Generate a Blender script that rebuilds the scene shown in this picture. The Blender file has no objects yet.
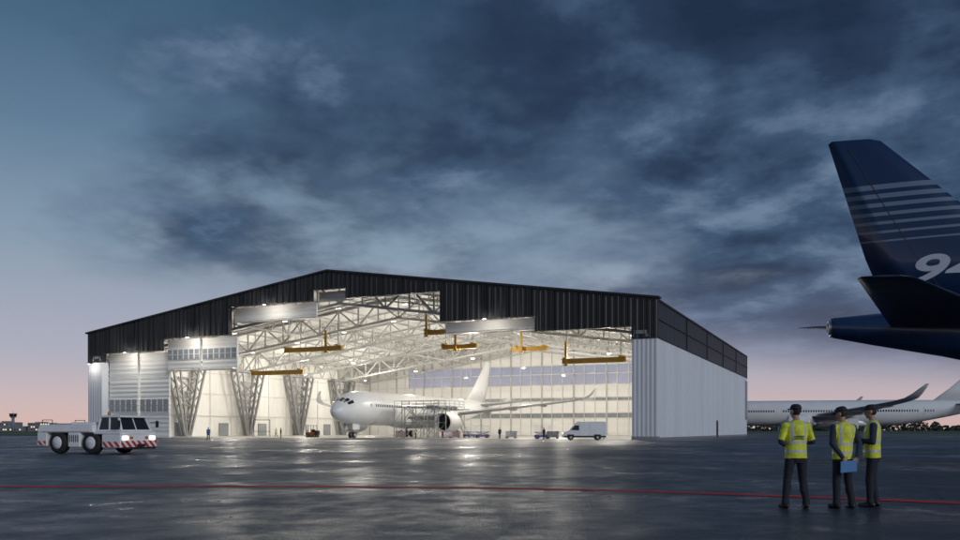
import bpy, bmesh, math, random
from mathutils import Vector, Matrix, Euler
random.seed(7)
scene = bpy.context.scene
COL = scene.collection

def lin(c):
    o=[]
    for v in c:
        v/=255.0
        o.append(v/12.92 if v<=0.04045 else ((v+0.055)/1.055)**2.4)
    return (o[0],o[1],o[2],1.0)

# ------------------------------------------------------------------ materials
def nmat(name):
    m=bpy.data.materials.new(name); m.use_nodes=True
    nt=m.node_tree
    b=nt.nodes['Principled BSDF']
    return m,nt,b
def mat(name,col,rough=0.5,metal=0.0,var=0.0,scale=3.0,bump=0.0,bscale=20.0,emit=None,estr=0,coat=0.0,stretch=(1,1,1)):
    m,nt,b=nmat(name)
    c=(col[0],col[1],col[2],1)
    b.inputs['Base Color'].default_value=c
    b.inputs['Roughness'].default_value=rough
    b.inputs['Metallic'].default_value=metal
    if coat: b.inputs['Coat Weight'].default_value=coat
    tc=nt.nodes.new('ShaderNodeTexCoord')
    mp=nt.nodes.new('ShaderNodeMapping'); mp.inputs['Scale'].default_value=stretch
    nt.links.new(tc.outputs['Object'],mp.inputs['Vector'])
    if var>0:
        n=nt.nodes.new('ShaderNodeTexNoise'); n.inputs['Scale'].default_value=scale; n.inputs['Detail'].default_value=6
        nt.links.new(mp.outputs[0],n.inputs['Vector'])
        r=nt.nodes.new('ShaderNodeMapRange'); r.inputs['From Min'].default_value=0.3; r.inputs['From Max'].default_value=0.7
        r.inputs['To Min'].default_value=1-var; r.inputs['To Max'].default_value=1+var*0.5
        nt.links.new(n.outputs['Fac'],r.inputs['Value'])
        v=nt.nodes.new('ShaderNodeVectorMath'); v.operation='SCALE'; v.inputs[0].default_value=c[:3]
        nt.links.new(r.outputs[0],v.inputs['Scale']); nt.links.new(v.outputs[0],b.inputs['Base Color'])
        r2=nt.nodes.new('ShaderNodeMapRange'); r2.inputs['To Min'].default_value=max(0.05,rough-0.1); r2.inputs['To Max'].default_value=min(1,rough+0.12)
        nt.links.new(n.outputs['Fac'],r2.inputs['Value']); nt.links.new(r2.outputs[0],b.inputs['Roughness'])
    if bump>0:
        n=nt.nodes.new('ShaderNodeTexNoise'); n.inputs['Scale'].default_value=bscale; n.inputs['Detail'].default_value=4
        nt.links.new(mp.outputs[0],n.inputs['Vector'])
        bp=nt.nodes.new('ShaderNodeBump'); bp.inputs['Strength'].default_value=bump; bp.inputs['Distance'].default_value=0.02
        nt.links.new(n.outputs['Fac'],bp.inputs['Height']); nt.links.new(bp.outputs[0],b.inputs['Normal'])
    if emit:
        b.inputs['Emission Color'].default_value=(emit[0],emit[1],emit[2],1); b.inputs['Emission Strength'].default_value=estr
    return m

def clad(name,col,axis,freq,rough=0.45,depth=0.05,var=0.12,metal=0.0):
    """profiled sheet cladding: ribs across given axis, plus panel tone variation"""
    m,nt,b=nmat(name)
    tc=nt.nodes.new('ShaderNodeTexCoord'); sp=nt.nodes.new('ShaderNodeSeparateXYZ')
    nt.links.new(tc.outputs['Object'],sp.inputs[0])
    mu=nt.nodes.new('ShaderNodeMath'); mu.operation='MULTIPLY'; mu.inputs[1].default_value=freq
    nt.links.new(sp.outputs[axis],mu.inputs[0])
    pp=nt.nodes.new('ShaderNodeMath'); pp.operation='PINGPONG'; pp.inputs[1].default_value=0.5
    nt.links.new(mu.outputs[0],pp.inputs[0])
    mr=nt.nodes.new('ShaderNodeMapRange'); mr.interpolation_type='SMOOTHSTEP'
    mr.inputs['From Min'].default_value=0.15; mr.inputs['From Max'].default_value=0.35
    nt.links.new(pp.outputs[0],mr.inputs['Value'])
    bp=nt.nodes.new('ShaderNodeBump'); bp.inputs['Strength'].default_value=1.0; bp.inputs['Distance'].default_value=depth
    nt.links.new(mr.outputs[0],bp.inputs['Height']); nt.links.new(bp.outputs[0],b.inputs['Normal'])
    n=nt.nodes.new('ShaderNodeTexNoise'); n.inputs['Scale'].default_value=0.35; n.inputs['Detail'].default_value=5
    nt.links.new(tc.outputs['Object'],n.inputs['Vector'])
    fl=nt.nodes.new('ShaderNodeMath'); fl.operation='MULTIPLY'; fl.inputs[1].default_value=1/3.0
    nt.links.new(sp.outputs[axis],fl.inputs[0])
    fr=nt.nodes.new('ShaderNodeMath'); fr.operation='FLOOR'; nt.links.new(fl.outputs[0],fr.inputs[0])
    wn=nt.nodes.new('ShaderNodeTexWhiteNoise'); wn.noise_dimensions='1D'; nt.links.new(fr.outputs[0],wn.inputs['W'])
    ad=nt.nodes.new('ShaderNodeMath'); ad.operation='ADD'; nt.links.new(n.outputs['Fac'],ad.inputs[0]); nt.links.new(wn.outputs['Value'],ad.inputs[1])
    r=nt.nodes.new('ShaderNodeMapRange'); r.inputs['From Min'].default_value=0.3; r.inputs['From Max'].default_value=1.6
    r.inputs['To Min'].default_value=1-var; r.inputs['To Max'].default_value=1+var
    nt.links.new(ad.outputs[0],r.inputs['Value'])
    v=nt.nodes.new('ShaderNodeVectorMath'); v.operation='SCALE'; v.inputs[0].default_value=col[:3]
    nt.links.new(r.outputs[0],v.inputs['Scale']); nt.links.new(v.outputs[0],b.inputs['Base Color'])
    b.inputs['Roughness'].default_value=rough; b.inputs['Metallic'].default_value=metal
    return m

def glassmat(name,tint=(0.86,0.90,0.95)):
    m=bpy.data.materials.new(name); m.use_nodes=True; nt=m.node_tree
    for n in list(nt.nodes):
        if n.type!='OUTPUT_MATERIAL': nt.nodes.remove(n)
    out=[n for n in nt.nodes if n.type=='OUTPUT_MATERIAL'][0]
    t=nt.nodes.new('ShaderNodeBsdfTransparent'); t.inputs[0].default_value=(*tint,1)
    g=nt.nodes.new('ShaderNodeBsdfDiffuse'); g.inputs['Color'].default_value=(0.7,0.73,0.76,1)  # pale diffuse share: a haze mixed into the panes to lighten them
    gl=nt.nodes.new('ShaderNodeBsdfGlossy'); gl.inputs['Roughness'].default_value=0.08; gl.inputs['Color'].default_value=(0.8,0.85,0.9,1)
    f=nt.nodes.new('ShaderNodeFresnel'); f.inputs['IOR'].default_value=1.45
    m0=nt.nodes.new('ShaderNodeMixShader'); m0.inputs[0].default_value=0.12
    nt.links.new(t.outputs[0],m0.inputs[1]); nt.links.new(g.outputs[0],m0.inputs[2])
    mx=nt.nodes.new('ShaderNodeMixShader')
    nt.links.new(f.outputs[0],mx.inputs[0]); nt.links.new(m0.outputs[0],mx.inputs[1]); nt.links.new(gl.outputs[0],mx.inputs[2])
    nt.links.new(mx.outputs[0],out.inputs['Surface'])
    return m

M={}
M['black_clad']=clad('black_cladding',(0.017,0.018,0.020),'X',1.1,0.45,0.10,0.22)
M['black_clad_y']=clad('black_cladding_side',(0.012,0.014,0.018),'Y',1.1,0.4,0.12,0.2)
M['grey_clad']=clad('grey_cladding',(0.74,0.76,0.79),'X',1.6,0.55,0.05,0.04)
M['grey_clad_y']=clad('grey_cladding_side',(0.72,0.76,0.82),'Y',1.6,0.55,0.04,0.05)
M['door_clad']=clad('door_panel',(0.78,0.78,0.76),'Z',1.2,0.5,0.06,0.05)
M['wall_in']=clad('inner_wall_panel',(0.80,0.79,0.77),'Z',0.45,0.6,0.05,0.06)
M['wall_in_y']=clad('inner_wall_liner',(0.80,0.79,0.76),'Y',0.5,0.6,0.05,0.07)
M['ceil']=clad('ceiling_deck',(0.72,0.72,0.70),'Y',0.9,0.6,0.12,0.10)
M['steel_w']=mat('white_painted_steel',(0.66,0.65,0.63),0.45,var=0.12,scale=0.8)
M['steel_t']=mat('shaded_steel',(0.46,0.46,0.45),0.45,var=0.15,scale=0.8)  # white steel greyed in its colour to stand in for shadow on trusses
M['steel_col']=mat('column_steel',(0.25,0.255,0.26),0.45,var=0.15,scale=0.8)
M['steel_g']=mat('galvanised_steel',(0.36,0.38,0.40),0.4,0.5,var=0.15)
M['crane']=mat('crane_yellow',(0.50,0.29,0.04),0.55,var=0.15,scale=1)
M['glass']=glassmat('hazed_glazing')
M['dglass']=mat('dark_glass',(0.015,0.02,0.025),0.06)
M['mglass']=mat('panel_window_glass',(0.28,0.31,0.33),0.12,var=0.25,scale=0.6)
M['white']=mat('white_paint',(0.82,0.83,0.84),0.3,var=0.05,scale=0.5,coat=0.3)
M['white2']=mat('white_vehicle_paint',(0.82,0.83,0.84),0.32,var=0.08,scale=1.5,coat=0.3)
M['grey']=mat('grey_paint',(0.42,0.44,0.47),0.35,var=0.08,scale=0.7)
M['navy']=mat('navy_paint',(0.008,0.028,0.085),0.28,var=0.1,scale=0.5,coat=0.3)
M['navy_d']=mat('dark_navy_paint',(0.005,0.014,0.04),0.35,var=0.1,scale=0.5)  # darker navy than the fuselage, all over the tailplane
M['rubber']=mat('tyre_rubber',(0.02,0.02,0.021),0.8,var=0.2,bump=0.3)
M['hub']=mat('wheel_hub',(0.45,0.45,0.46),0.4,0.3,var=0.2)
M['black']=mat('black_plastic',(0.018,0.018,0.02),0.5,var=0.2)
M['metal']=mat('bare_metal',(0.5,0.5,0.52),0.28,0.9,var=0.15)
M['fan']=mat('fan_blades',(0.08,0.085,0.09),0.3,0.7,var=0.2)
M['red']=mat('red_paint',(0.45,0.02,0.02),0.4,var=0.1)
M['lamp']=mat('lamp_lens',(0.9,0.9,0.85),0.3,emit=(1,0.96,0.88),estr=4)
M['headlamp']=mat('headlamp_lens',(0.9,0.9,0.9),0.2,emit=(1,0.95,0.85),estr=2.5)
M['blue']=mat('blue_paint',(0.03,0.12,0.4),0.4,var=0.1)
M['purple']=mat('lift_violet',(0.16,0.14,0.42),0.4,var=0.1)
M['orange']=mat('forklift_orange',(0.55,0.16,0.03),0.4,var=0.1)
def stripes():
    m,nt,b=nmat('warning_stripes')
    tc=nt.nodes.new('ShaderNodeTexCoord'); sp=nt.nodes.new('ShaderNodeSeparateXYZ'); nt.links.new(tc.outputs['Object'],sp.inputs[0])
    a=nt.nodes.new('ShaderNodeMath'); a.operation='ADD'; nt.links.new(sp.outputs['X'],a.inputs[0]); nt.links.new(sp.outputs['Y'],a.inputs[1])
    a2=nt.nodes.new('ShaderNodeMath'); a2.operation='ADD'; nt.links.new(a.outputs[0],a2.inputs[0]); nt.links.new(sp.outputs['Z'],a2.inputs[1])
    s=nt.nodes.new('ShaderNodeMath'); s.operation='MULTIPLY'; s.inputs[1].default_value=2.2; nt.links.new(a2.outputs[0],s.inputs[0])
    f=nt.nodes.new('ShaderNodeMath'); f.operation='FRACT'; nt.links.new(s.outputs[0],f.inputs[0])
    g=nt.nodes.new('ShaderNodeMath'); g.operation='GREATER_THAN'; g.inputs[1].default_value=0.5; nt.links.new(f.outputs[0],g.inputs[0])
    mx=nt.nodes.new('ShaderNodeMix'); mx.data_type='RGBA'; mx.inputs[6].default_value=(0.75,0.75,0.75,1); mx.inputs[7].default_value=(0.5,0.02,0.02,1)
    nt.links.new(g.outputs[0],mx.inputs[0]); nt.links.new(mx.outputs[2],b.inputs['Base Color']); b.inputs['Roughness'].default_value=0.4
    return m
M['stripe']=stripes()

# ------------------------------------------------------------------ mesh builder
class MB:
    def __init__(s): s.v=[]; s.f=[]; s.m=[]; s.mats=[]; s.sm=[]
    def mi(s,name):
        if name not in s.mats: s.mats.append(name)
        return s.mats.index(name)
    def face(s,idx,mt,smooth=False): s.f.append(idx); s.m.append(s.mi(mt)); s.sm.append(smooth)
    def quad(s,a,b,c,d,mt):
        n=len(s.v); s.v+= [tuple(a),tuple(b),tuple(c),tuple(d)]; s.face((n,n+1,n+2,n+3),mt)
    def hexa(s,p,mt,smooth=False):
        n=len(s.v); s.v+=[tuple(q) for q in p]
        for f in ((0,3,2,1),(4,5,6,7),(0,1,5,4),(1,2,6,5),(2,3,7,6),(3,0,4,7)):
            s.face(tuple(n+i for i in f),mt,smooth)
    def box(s,x0,x1,y0,y1,z0,z1,mt):
        s.hexa([(x0,y0,z0),(x1,y0,z0),(x1,y1,z0),(x0,y1,z0),(x0,y0,z1),(x1,y0,z1),(x1,y1,z1),(x0,y1,z1)],mt)
    def beam(s,p,q,w,mt,h=None):
        p=Vector(p); q=Vector(q); d=q-p
        if d.length<1e-5: return
        d.normalize(); up=Vector((0,0,1)) if abs(d.z)<0.95 else Vector((0,1,0))
        a=d.cross(up).normalized(); b=a.cross(d).normalized(); h=h or w
        a*=w/2; b*=h/2
        s.hexa([p-a-b,p+a-b,p+a+b,p-a+b,q-a-b,q+a-b,q+a+b,q-a+b],mt)
    def loft(s,rings,mt,cap=True,smooth=True,closed=True):
        n0=len(s.v); k=len(rings[0])
        for r in rings: s.v+=[tuple(p) for p in r]
        for i in range(len(rings)-1):
            for j in range(k if closed else k-1):
                a=n0+i*k+j; b=n0+i*k+(j+1)%k
                s.face((a,b,b+k,a+k),mt,smooth)
        if cap:
            s.face(tuple(n0+j for j in range(k))[::-1],mt)
            s.face(tuple(n0+(len(rings)-1)*k+j for j in range(k)),mt)
    def cyl(s,p,q,r0,r1,mt,n=16,cap=True):
        p=Vector(p); q=Vector(q); d=(q-p).normalized(); up=Vector((0,0,1)) if abs(d.z)<0.95 else Vector((0,1,0))
        a=d.cross(up).normalized(); b=a.cross(d)
        R=[]
        for c,r in ((p,r0),(q,r1)):
            R.append([c+a*(r*math.cos(2*math.pi*i/n))+b*(r*math.sin(2*math.pi*i/n)) for i in range(n)])
        s.loft(R,mt,cap)
    def rev(s,c,prof,mt,n=28,axis='x'):
        R=[]
        for (t,r) in prof:
            ring=[]
            for i in range(n):
                a=2*math.pi*i/n
                if axis=='x': ring.append((c[0]+t,c[1]+r*math.cos(a),c[2]+r*math.sin(a)))
                else: ring.append((c[0]+r*math.cos(a),c[1]+t,c[2]+r*math.sin(a)))
            R.append(ring)
        s.loft(R,mt,False)
    def wheel(s,c,r,w,hubm='hub',axis='y'):
        prof=[(-w/2,0.02),(-w/2,r*0.55),(-w/2,r*0.86),(-w*0.38,r*0.97),(-w*0.1,r),(w*0.1,r),(w*0.38,r*0.97),(w/2,r*0.86),(w/2,r*0.55),(w/2,0.02)]
        s.rev(c,prof,'rubber',28,axis)
        hp=[(-w/2-0.03,0.01),(-w/2-0.03,r*0.2),(-w/2+0.0,r*0.3),(-w/2-0.02,r*0.55),(w/2+0.02,r*0.55),(w/2,r*0.3),(w/2+0.03,r*0.2),(w/2+0.03,0.01)]
        s.rev(c,hp,hubm,20,axis)
    def obj(s,name,parent=None,bevel=0.0,autosmooth=True):
        me=bpy.data.meshes.new(name); me.from_pydata(s.v,[],s.f)
        for mn in s.mats: me.materials.append(M[mn])
        me.polygons.foreach_set('material_index',s.m); me.polygons.foreach_set('use_smooth',s.sm)
        bm=bmesh.new(); bm.from_mesh(me); bmesh.ops.recalc_face_normals(bm,faces=bm.faces); bm.to_mesh(me); bm.free()
        me.update()
        o=bpy.data.objects.new(name,me); COL.objects.link(o)
        if parent: o.parent=parent
        if bevel>0:
            md=o.modifiers.new('b','BEVEL'); md.width=bevel; md.segments=2; md.limit_method='ANGLE'; md.angle_limit=math.radians(40)
        return o

def empty(name,loc=(0,0,0),rz=0):
    e=bpy.data.objects.new(name,None); COL.objects.link(e); e.location=loc; e.rotation_euler=(0,0,rz); e.empty_display_size=0.5
    return e

# ------------------------------------------------------------------ camera
cam=bpy.data.cameras.new('camera'); co=bpy.data.objects.new('camera',cam); COL.objects.link(co)
co.location=(0,0,1.4); co.rotation_euler=(math.radians(90),0,0)
cam.sensor_width=36; cam.lens=32.03; cam.shift_y=0.1667; cam.clip_end=12000; cam.clip_start=0.1
scene.camera=co
scene.view_settings.view_transform='Standard'; scene.view_settings.look='None'; scene.view_settings.exposure=0

# ------------------------------------------------------------------ world
w=bpy.data.worlds.new('World'); scene.world=w; w.use_nodes=True
nt=w.node_tree; nt.nodes.clear(); L=nt.links
def nd(t,**k):
    n=nt.nodes.new(t)
    for a,b in k.items(): setattr(n,a,b)
    return n
def mth(op,a,b=None,c=None,clamp=False):
    n=nd('ShaderNodeMath',operation=op); n.use_clamp=clamp
    for i,v in enumerate((a,b,c)):
        if v is None: continue
        if isinstance(v,(int,float)): n.inputs[i].default_value=v
        else: L.new(v,n.inputs[i])
    return n.outputs[0]
def mrange(v,a,b,c=0,d=1,it='SMOOTHSTEP'):
    n=nd('ShaderNodeMapRange',interpolation_type=it); L.new(v,n.inputs['Value'])
    n.inputs['From Min'].default_value=a; n.inputs['From Max'].default_value=b; n.inputs['To Min'].default_value=c; n.inputs['To Max'].default_value=d
    return n.outputs[0]
def ramp(v,stops):
    n=nd('ShaderNodeValToRGB'); L.new(v,n.inputs[0]); e=n.color_ramp.elements
    e[0].position=stops[0][0]; e[0].color=stops[0][1]; e[1].position=stops[-1][0]; e[1].color=stops[-1][1]
    for p,c in stops[1:-1]:
        k=e.new(p); k.color=c
    return n.outputs[0]
def mixc(f,a,b):
    n=nd('ShaderNodeMix',data_type='RGBA')
    if isinstance(f,(int,float)): n.inputs[0].default_value=f
    else: L.new(f,n.inputs[0])
    for i,v in ((6,a),(7,b)):
        if isinstance(v,tuple): n.inputs[i].default_value=v
        else: L.new(v,n.inputs[i])
    return n.outputs[2]
tc=nd('ShaderNodeTexCoord'); sp=nd('ShaderNodeSeparateXYZ'); L.new(tc.outputs['Generated'],sp.inputs[0])
X,Y,Z=sp.outputs
zc=mth('MAXIMUM',Z,0.0)
den=mth('ADD',zc,0.20)
cb=nd('ShaderNodeCombineXYZ'); L.new(mth('DIVIDE',X,den),cb.inputs[0]); L.new(mth('DIVIDE',Y,den),cb.inputs[1])
def noise(scale,detail,rough,dist,off=(0,0,0),st=(1,1,1),rot=0):
    mp=nd('ShaderNodeMapping'); mp.inputs['Location'].default_value=off; mp.inputs['Scale'].default_value=st; mp.inputs['Rotation'].default_value=(0,0,rot)
    L.new(cb.outputs[0],mp.inputs[0])
    n=nd('ShaderNodeTexNoise'); n.inputs['Scale'].default_value=scale; n.inputs['Detail'].default_value=detail; n.inputs['Roughness'].default_value=rough; n.inputs['Distortion'].default_value=dist
    L.new(mp.outputs[0],n.inputs['Vector']); return n.outputs['Fac']
n1=noise(0.9,8,0.5,0.15,(3.1,1.7,0),(1,0.9,1),0.3)
n2=noise(3.2,9,0.56,0.15,(7.3,2.2,0),(1,0.95,1),0.4)
n3=noise(1.6,8,0.54,0.1,(11.3,5.2,0),(1,0.9,1),0.3)
cover=mth('ADD',mth('MULTIPLY',n1,0.9),mth('MULTIPLY',n2,0.60))
cover=mth('ADD',cover,mth('MULTIPLY',mth('MINIMUM',mth('MAXIMUM',X,-0.6),0.3),0.60))
cover=mth('ADD',cover,mth('MULTIPLY',mth('MINIMUM',Z,0.5),0.50))
mask=mrange(cover,0.63,0.90)
low=mrange(mth('SUBTRACT',Z,mth('MULTIPLY',mth('SUBTRACT',0.35,X),0.13)),0.05,0.12,0.06,1)
mask=mth('MULTIPLY',mask,low)
clear=ramp(zc,[(0.0,lin((214,182,172))),(0.03,lin((202,182,184))),(0.08,lin((172,172,188))),(0.2,lin((134,154,174))),(0.31,lin((94,122,148))),(0.45,lin((54,86,114))),(1.0,lin((44,68,92)))])
fr=mth('MULTIPLY',mrange(X,0.0,0.55,0,0.5),mrange(Z,0.04,0.13,0.1,1))
clear=mixc(fr,clear,lin((124,130,160)))
cloudtone=mth('ADD',mth('MULTIPLY',n2,0.5),mth('MULTIPLY',n3,0.55))
cloudtone=mth('ADD',cloudtone,mth('MULTIPLY',noise(8,8,0.6,0.1,(1,5,0),(1,0.9,1),0.4),0.12))
cl=ramp(cloudtone,[(0.45,lin((28,44,68))),(0.54,lin((40,58,84))),(0.62,lin((62,84,112))),(0.71,lin((106,126,152)))])
cl=mixc(mrange(Z,0.03,0.22,0.55,0),cl,lin((120,122,148)))
sk=nd('ShaderNodeTexSky',sky_type='NISHITA'); sk.sun_disc=False; sk.sun_elevation=math.radians(3); sk.sun_rotation=math.radians(140)
base=mixc(mask,clear,cl)
addn=nd('ShaderNodeMix',data_type='RGBA',blend_type='ADD'); addn.inputs[0].default_value=0.005
L.new(base,addn.inputs[6]); L.new(sk.outputs[0],addn.inputs[7])
bg=nd('ShaderNodeBackground'); L.new(addn.outputs[2],bg.inputs[0]); bg.inputs[1].default_value=1.0
out=nd('ShaderNodeOutputWorld'); L.new(bg.outputs[0],out.inputs[0])

sun=bpy.data.lights.new('sun','SUN'); sun.energy=1.15; sun.angle=math.radians(20); sun.color=(0.93,0.96,1.0)
so=bpy.data.objects.new('sun',sun); COL.objects.link(so)
sd=Vector((0.62,-0.72,0.34)).normalized()
so.rotation_euler=sd.to_track_quat('Z','Y').to_euler()

# ------------------------------------------------------------------ ground
def asphalt():
    m,nt,b=nmat('apron_asphalt'); Lk=nt.links
    tc=nt.nodes.new('ShaderNodeTexCoord')
    def nz(sc,de,ro,dist=0):
        n=nt.nodes.new('ShaderNodeTexNoise'); n.inputs['Scale'].default_value=sc; n.inputs['Detail'].default_value=de; n.inputs['Roughness'].default_value=ro; n.inputs['Distortion'].default_value=dist
        Lk.new(tc.outputs['Object'],n.inputs['Vector']); return n.outputs['Fac']
    def mr(v,a,b_,c,d):
        n=nt.nodes.new('ShaderNodeMapRange'); Lk.new(v,n.inputs['Value']); n.inputs['From Min'].default_value=a; n.inputs['From Max'].default_value=b_; n.inputs['To Min'].default_value=c; n.inputs['To Max'].default_value=d; return n.outputs[0]
    def mm(op,a,c):
        n=nt.nodes.new('ShaderNodeMath'); n.operation=op
        for i,v in enumerate((a,c)):
            if isinstance(v,(int,float)): n.inputs[i].default_value=v
            else: Lk.new(v,n.inputs[i])
        return n.outputs[0]
    big=nz(0.12,6,0.6,0.5); med=nz(1.1,7,0.65,0.4); fine=nz(12,6,0.7)
    v=nt.nodes.new('ShaderNodeTexVoronoi'); v.inputs['Scale'].default_value=22; Lk.new(tc.outputs['Object'],v.inputs['Vector'])
    tone=mm('ADD',mm('ADD',mm('MULTIPLY',big,0.5),mm('MULTIPLY',med,0.5)),mm('MULTIPLY',fine,0.5))
    fac=mr(tone,0.58,0.95,0.0,1.0)
    mp=nt.nodes.new('ShaderNodeMapping'); mp.inputs['Rotation'].default_value=(0,0,math.radians(24.07)); Lk.new(tc.outputs['Object'],mp.inputs[0])
    s=nt.nodes.new('ShaderNodeSeparateXYZ'); Lk.new(mp.outputs[0],s.inputs[0])
    js=[]
    for ax,o in (('X',0.3),('Y',0.1)):
        q=mm('ADD',mm('MULTIPLY',s.outputs[ax],1/7.5),o)
        q=mm('ABSOLUTE',mm('SUBTRACT',mm('FRACT',q,0),0.5),0)
        js.append(mr(q,0.0,0.007,1.0,0.0))
    joint=mm('MAXIMUM',js[0],js[1])
    mx=nt.nodes.new('ShaderNodeMix'); mx.data_type='RGBA'; mx.inputs[6].default_value=(0.006,0.012,0.020,1); mx.inputs[7].default_value=(0.055,0.075,0.100,1)
    Lk.new(fac,mx.inputs[0])
    m2=nt.nodes.new('ShaderNodeMix'); m2.data_type='RGBA'; m2.inputs[7].default_value=(0.006,0.007,0.010,1)
    Lk.new(mm('MULTIPLY',joint,0.85),m2.inputs[0]); Lk.new(mx.outputs[2],m2.inputs[6]); Lk.new(m2.outputs[2],b.inputs['Base Color'])
    ro=mm('ADD',mr(med,0.35,0.65,0.28,0.50),mr(big,0.38,0.62,-0.08,0.12))
    Lk.new(ro,b.inputs['Roughness'])
    h=mm('ADD',mm('MULTIPLY',med,0.6),mm('ADD',mm('MULTIPLY',fine,0.7),mm('MULTIPLY',v.outputs['Distance'],0.5)))
    bp=nt.nodes.new('ShaderNodeBump'); bp.inputs['Strength'].default_value=0.65; bp.inputs['Distance'].default_value=0.045
    Lk.new(h,bp.inputs['Height']); Lk.new(bp.outputs[0],b.inputs['Normal'])
    b.inputs['Specular IOR Level'].default_value=0.42
    return m
M['asphalt']=asphalt()
M['grass']=mat('grass_field',(0.055,0.095,0.03),0.9,var=0.4,scale=0.05,bump=0.5,bscale=2)
M['line_red']=mat('red_line_paint',(0.60,0.022,0.018),0.75,var=0.35,scale=3.5)
M['line_white']=mat('white_line_paint',(0.35,0.38,0.42),0.6,var=0.4,scale=3)
M['line_blue']=mat('blue_line_paint',(0.09,0.18,0.58),0.7,var=0.3,scale=3)
M['line_yellow']=mat('yellow_line_paint',(0.5,0.36,0.05),0.6,var=0.4,scale=3)
M['floor']=mat('hangar_floor',(0.40,0.39,0.37),0.4,var=0.12,scale=0.3)
b=MB(); b.quad((-6000,-1500,0),(6000,-1500,0),(6000,9000,0),(-6000,9000,0),'asphalt'); b.obj('ground')
b=MB(); b.quad((-1500,205,0.02),(-98,205,0.02),(-60,330,0.02),(-1500,330,0.02),'grass')
b.quad((-1500,345,0.02),(-60,345,0.02),(200,1400,0.02),(-1500,1400,0.02),'grass')
b.quad((120,330,0.02),(1500,300,0.02),(1500,1400,0.02),(220,1400,0.02),'grass'); b.obj('grass')

def road_line(name,pts,wd,mt,z=0.006,dash=None):
    P=[Vector((p[0],p[1],0)) for p in pts]
    if len(P)>2:
        Q=[P[0]*2-P[1]]+P+[P[-1]*2-P[-2]]; S=[]
        for i in range(1,len(Q)-2):
            for k in range(14):
                t=k/14; a,b_,c,d=Q[i-1],Q[i],Q[i+1],Q[i+2]
                S.append(0.5*((2*b_)+(c-a)*t+(2*a-5*b_+4*c-d)*t*t+(3*b_-a-3*c+d)*t**3))
        S.append(P[-1])
    else: S=P
    mb=MB(); n=len(S)
    for i,p in enumerate(S):
        t=(S[min(i+1,n-1)]-S[max(i-1,0)]).normalized(); nn=Vector((-t.y,t.x,0))*wd/2
        mb.v+=[(p.x-nn.x,p.y-nn.y,z),(p.x+nn.x,p.y+nn.y,z)]
    for i in range(n-1): mb.face((2*i,2*i+1,2*i+3,2*i+2),mt)
    return mb.obj(name)
road_line('red_apron_line',[(-40,22.5),(-20,21.3),(-11.8,21.0),(-3.2,21.0),(3.0,19.7),(9.1,16.4),(14,12.6)],0.50,'line_red',0.008)
uu=Vector((0.9127,-0.4078,0)); vv=Vector((0.4078,0.9127,0)); LL=Vector((-75.5,164.4,0))
def H(u,v): p=LL+uu*u+vv*v; return (p.x,p.y)
road_line('apron_line',[H(-60,-14),H(150,-14)],0.5,'line_white',0.006)
road_line('apron_line',[H(-60,-38),H(170,-38)],1.3,'line_blue',0.006)
road_line('apron_line',[H(-60,-52),H(170,-52)],0.3,'line_white',0.006)
road_line('apron_line',[H(54.6,1),H(54.6,-40),H(64,-62),H(95,-76),H(150,-80)],0.25,'line_yellow',0.010)
road_line('apron_line',[(-60,66),(-10,50),(60,42)],0.45,'line_blue',0.006)

# ------------------------------------------------------------------ hangar
W=109.9; D=102.6; EZ=19.9; PZ=27.8; FZ=14.3
def rz(u): return EZ+(PZ-EZ)*(1-abs(u-W/2)/(W/2))
hang=empty('aircraft_hangar',(LL.x,LL.y,0),math.radians(-24.07))
secs=[(0,3.7,FZ),(3.7,18.3,16.0),(18.3,34.1,18.2),(34.1,51.5,23.1),(51.5,58.4,24.9),(58.4,75.8,23.1),(75.8,91.6,18.4),(91.6,106.2,16.1),(106.2,W,FZ)]
def prism(mb,u0,u1,y0,y1,z0,mt,zt=rz,off=0.0):
    mb.hexa([(u0,y0,z0),(u1,y0,z0),(u1,y1,z0),(u0,y1,z0),(u0,y0,zt(u0)+off),(u1,y0,zt(u1)+off),(u1,y1,zt(u1)+off),(u0,y1,zt(u0)+off)],mt)
mb=MB()
for a,c,z in secs:
    if a<W/2<c: prism(mb,a,W/2,0,1.0,z,'black_clad'); prism(mb,W/2,c,0,1.0,z,'black_clad')
    else: prism(mb,a,c,0,1.0,z,'black_clad')
u=0.6
while u<W:
    z=[s[2] for s in secs if s[0]<=u<=s[1]][0]
    prism(mb,u,u+0.12,-0.14,-0.002,z+0.05,'black_clad',off=-0.1); u+=1.22
mb.obj('front_fascia',hang)
mb=MB()
for a,c in ((-0.3,W/2),(W/2,W+0.3)):
    mb.hexa([(a,-0.35,rz(a)+0.003),(c,-0.35,rz(c)+0.003),(c,1.1,rz(c)+0.003),(a,1.1,rz(a)+0.003),(a,-0.35,rz(a)+0.28),(c,-0.35,rz(c)+0.28),(c,1.1,rz(c)+0.28),(a,1.1,rz(a)+0.28)],'black')
mb.obj('roof_flashing',hang)
mb=MB()
for a,c in ((0,3.7),(106.2,W)):
    mb.box(a+0.05,c-0.05,0.08,1.6,0,FZ-0.003,'grey_clad')
mb.box(0.02,3.72,0.02,1.65,0,0.5,'steel_g'); mb.box(106.18,W-0.02,0.02,1.65,0,0.5,'steel_g')
mb.obj('corner_piers',hang)
mb=MB()
mb.box(W-0.35,W-0.05,1.62,D,0,FZ-0.003,'grey_clad_y'); mb.box(0.05,0.35,1.62,D,0,FZ-0.003,'grey_clad_y')
mb.box(W-0.35,W,1.003,D+0.1,FZ,EZ-0.01,'black_clad_y'); mb.box(0,0.35,1.003,D+0.1,FZ,EZ-0.01,'black_clad_y')
y=2.0
while y<D:
    mb.box(W-0.048,W-0.01,y,y+0.06,0.3,FZ-0.05,'grey_clad_y'); y+=2.5
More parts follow.
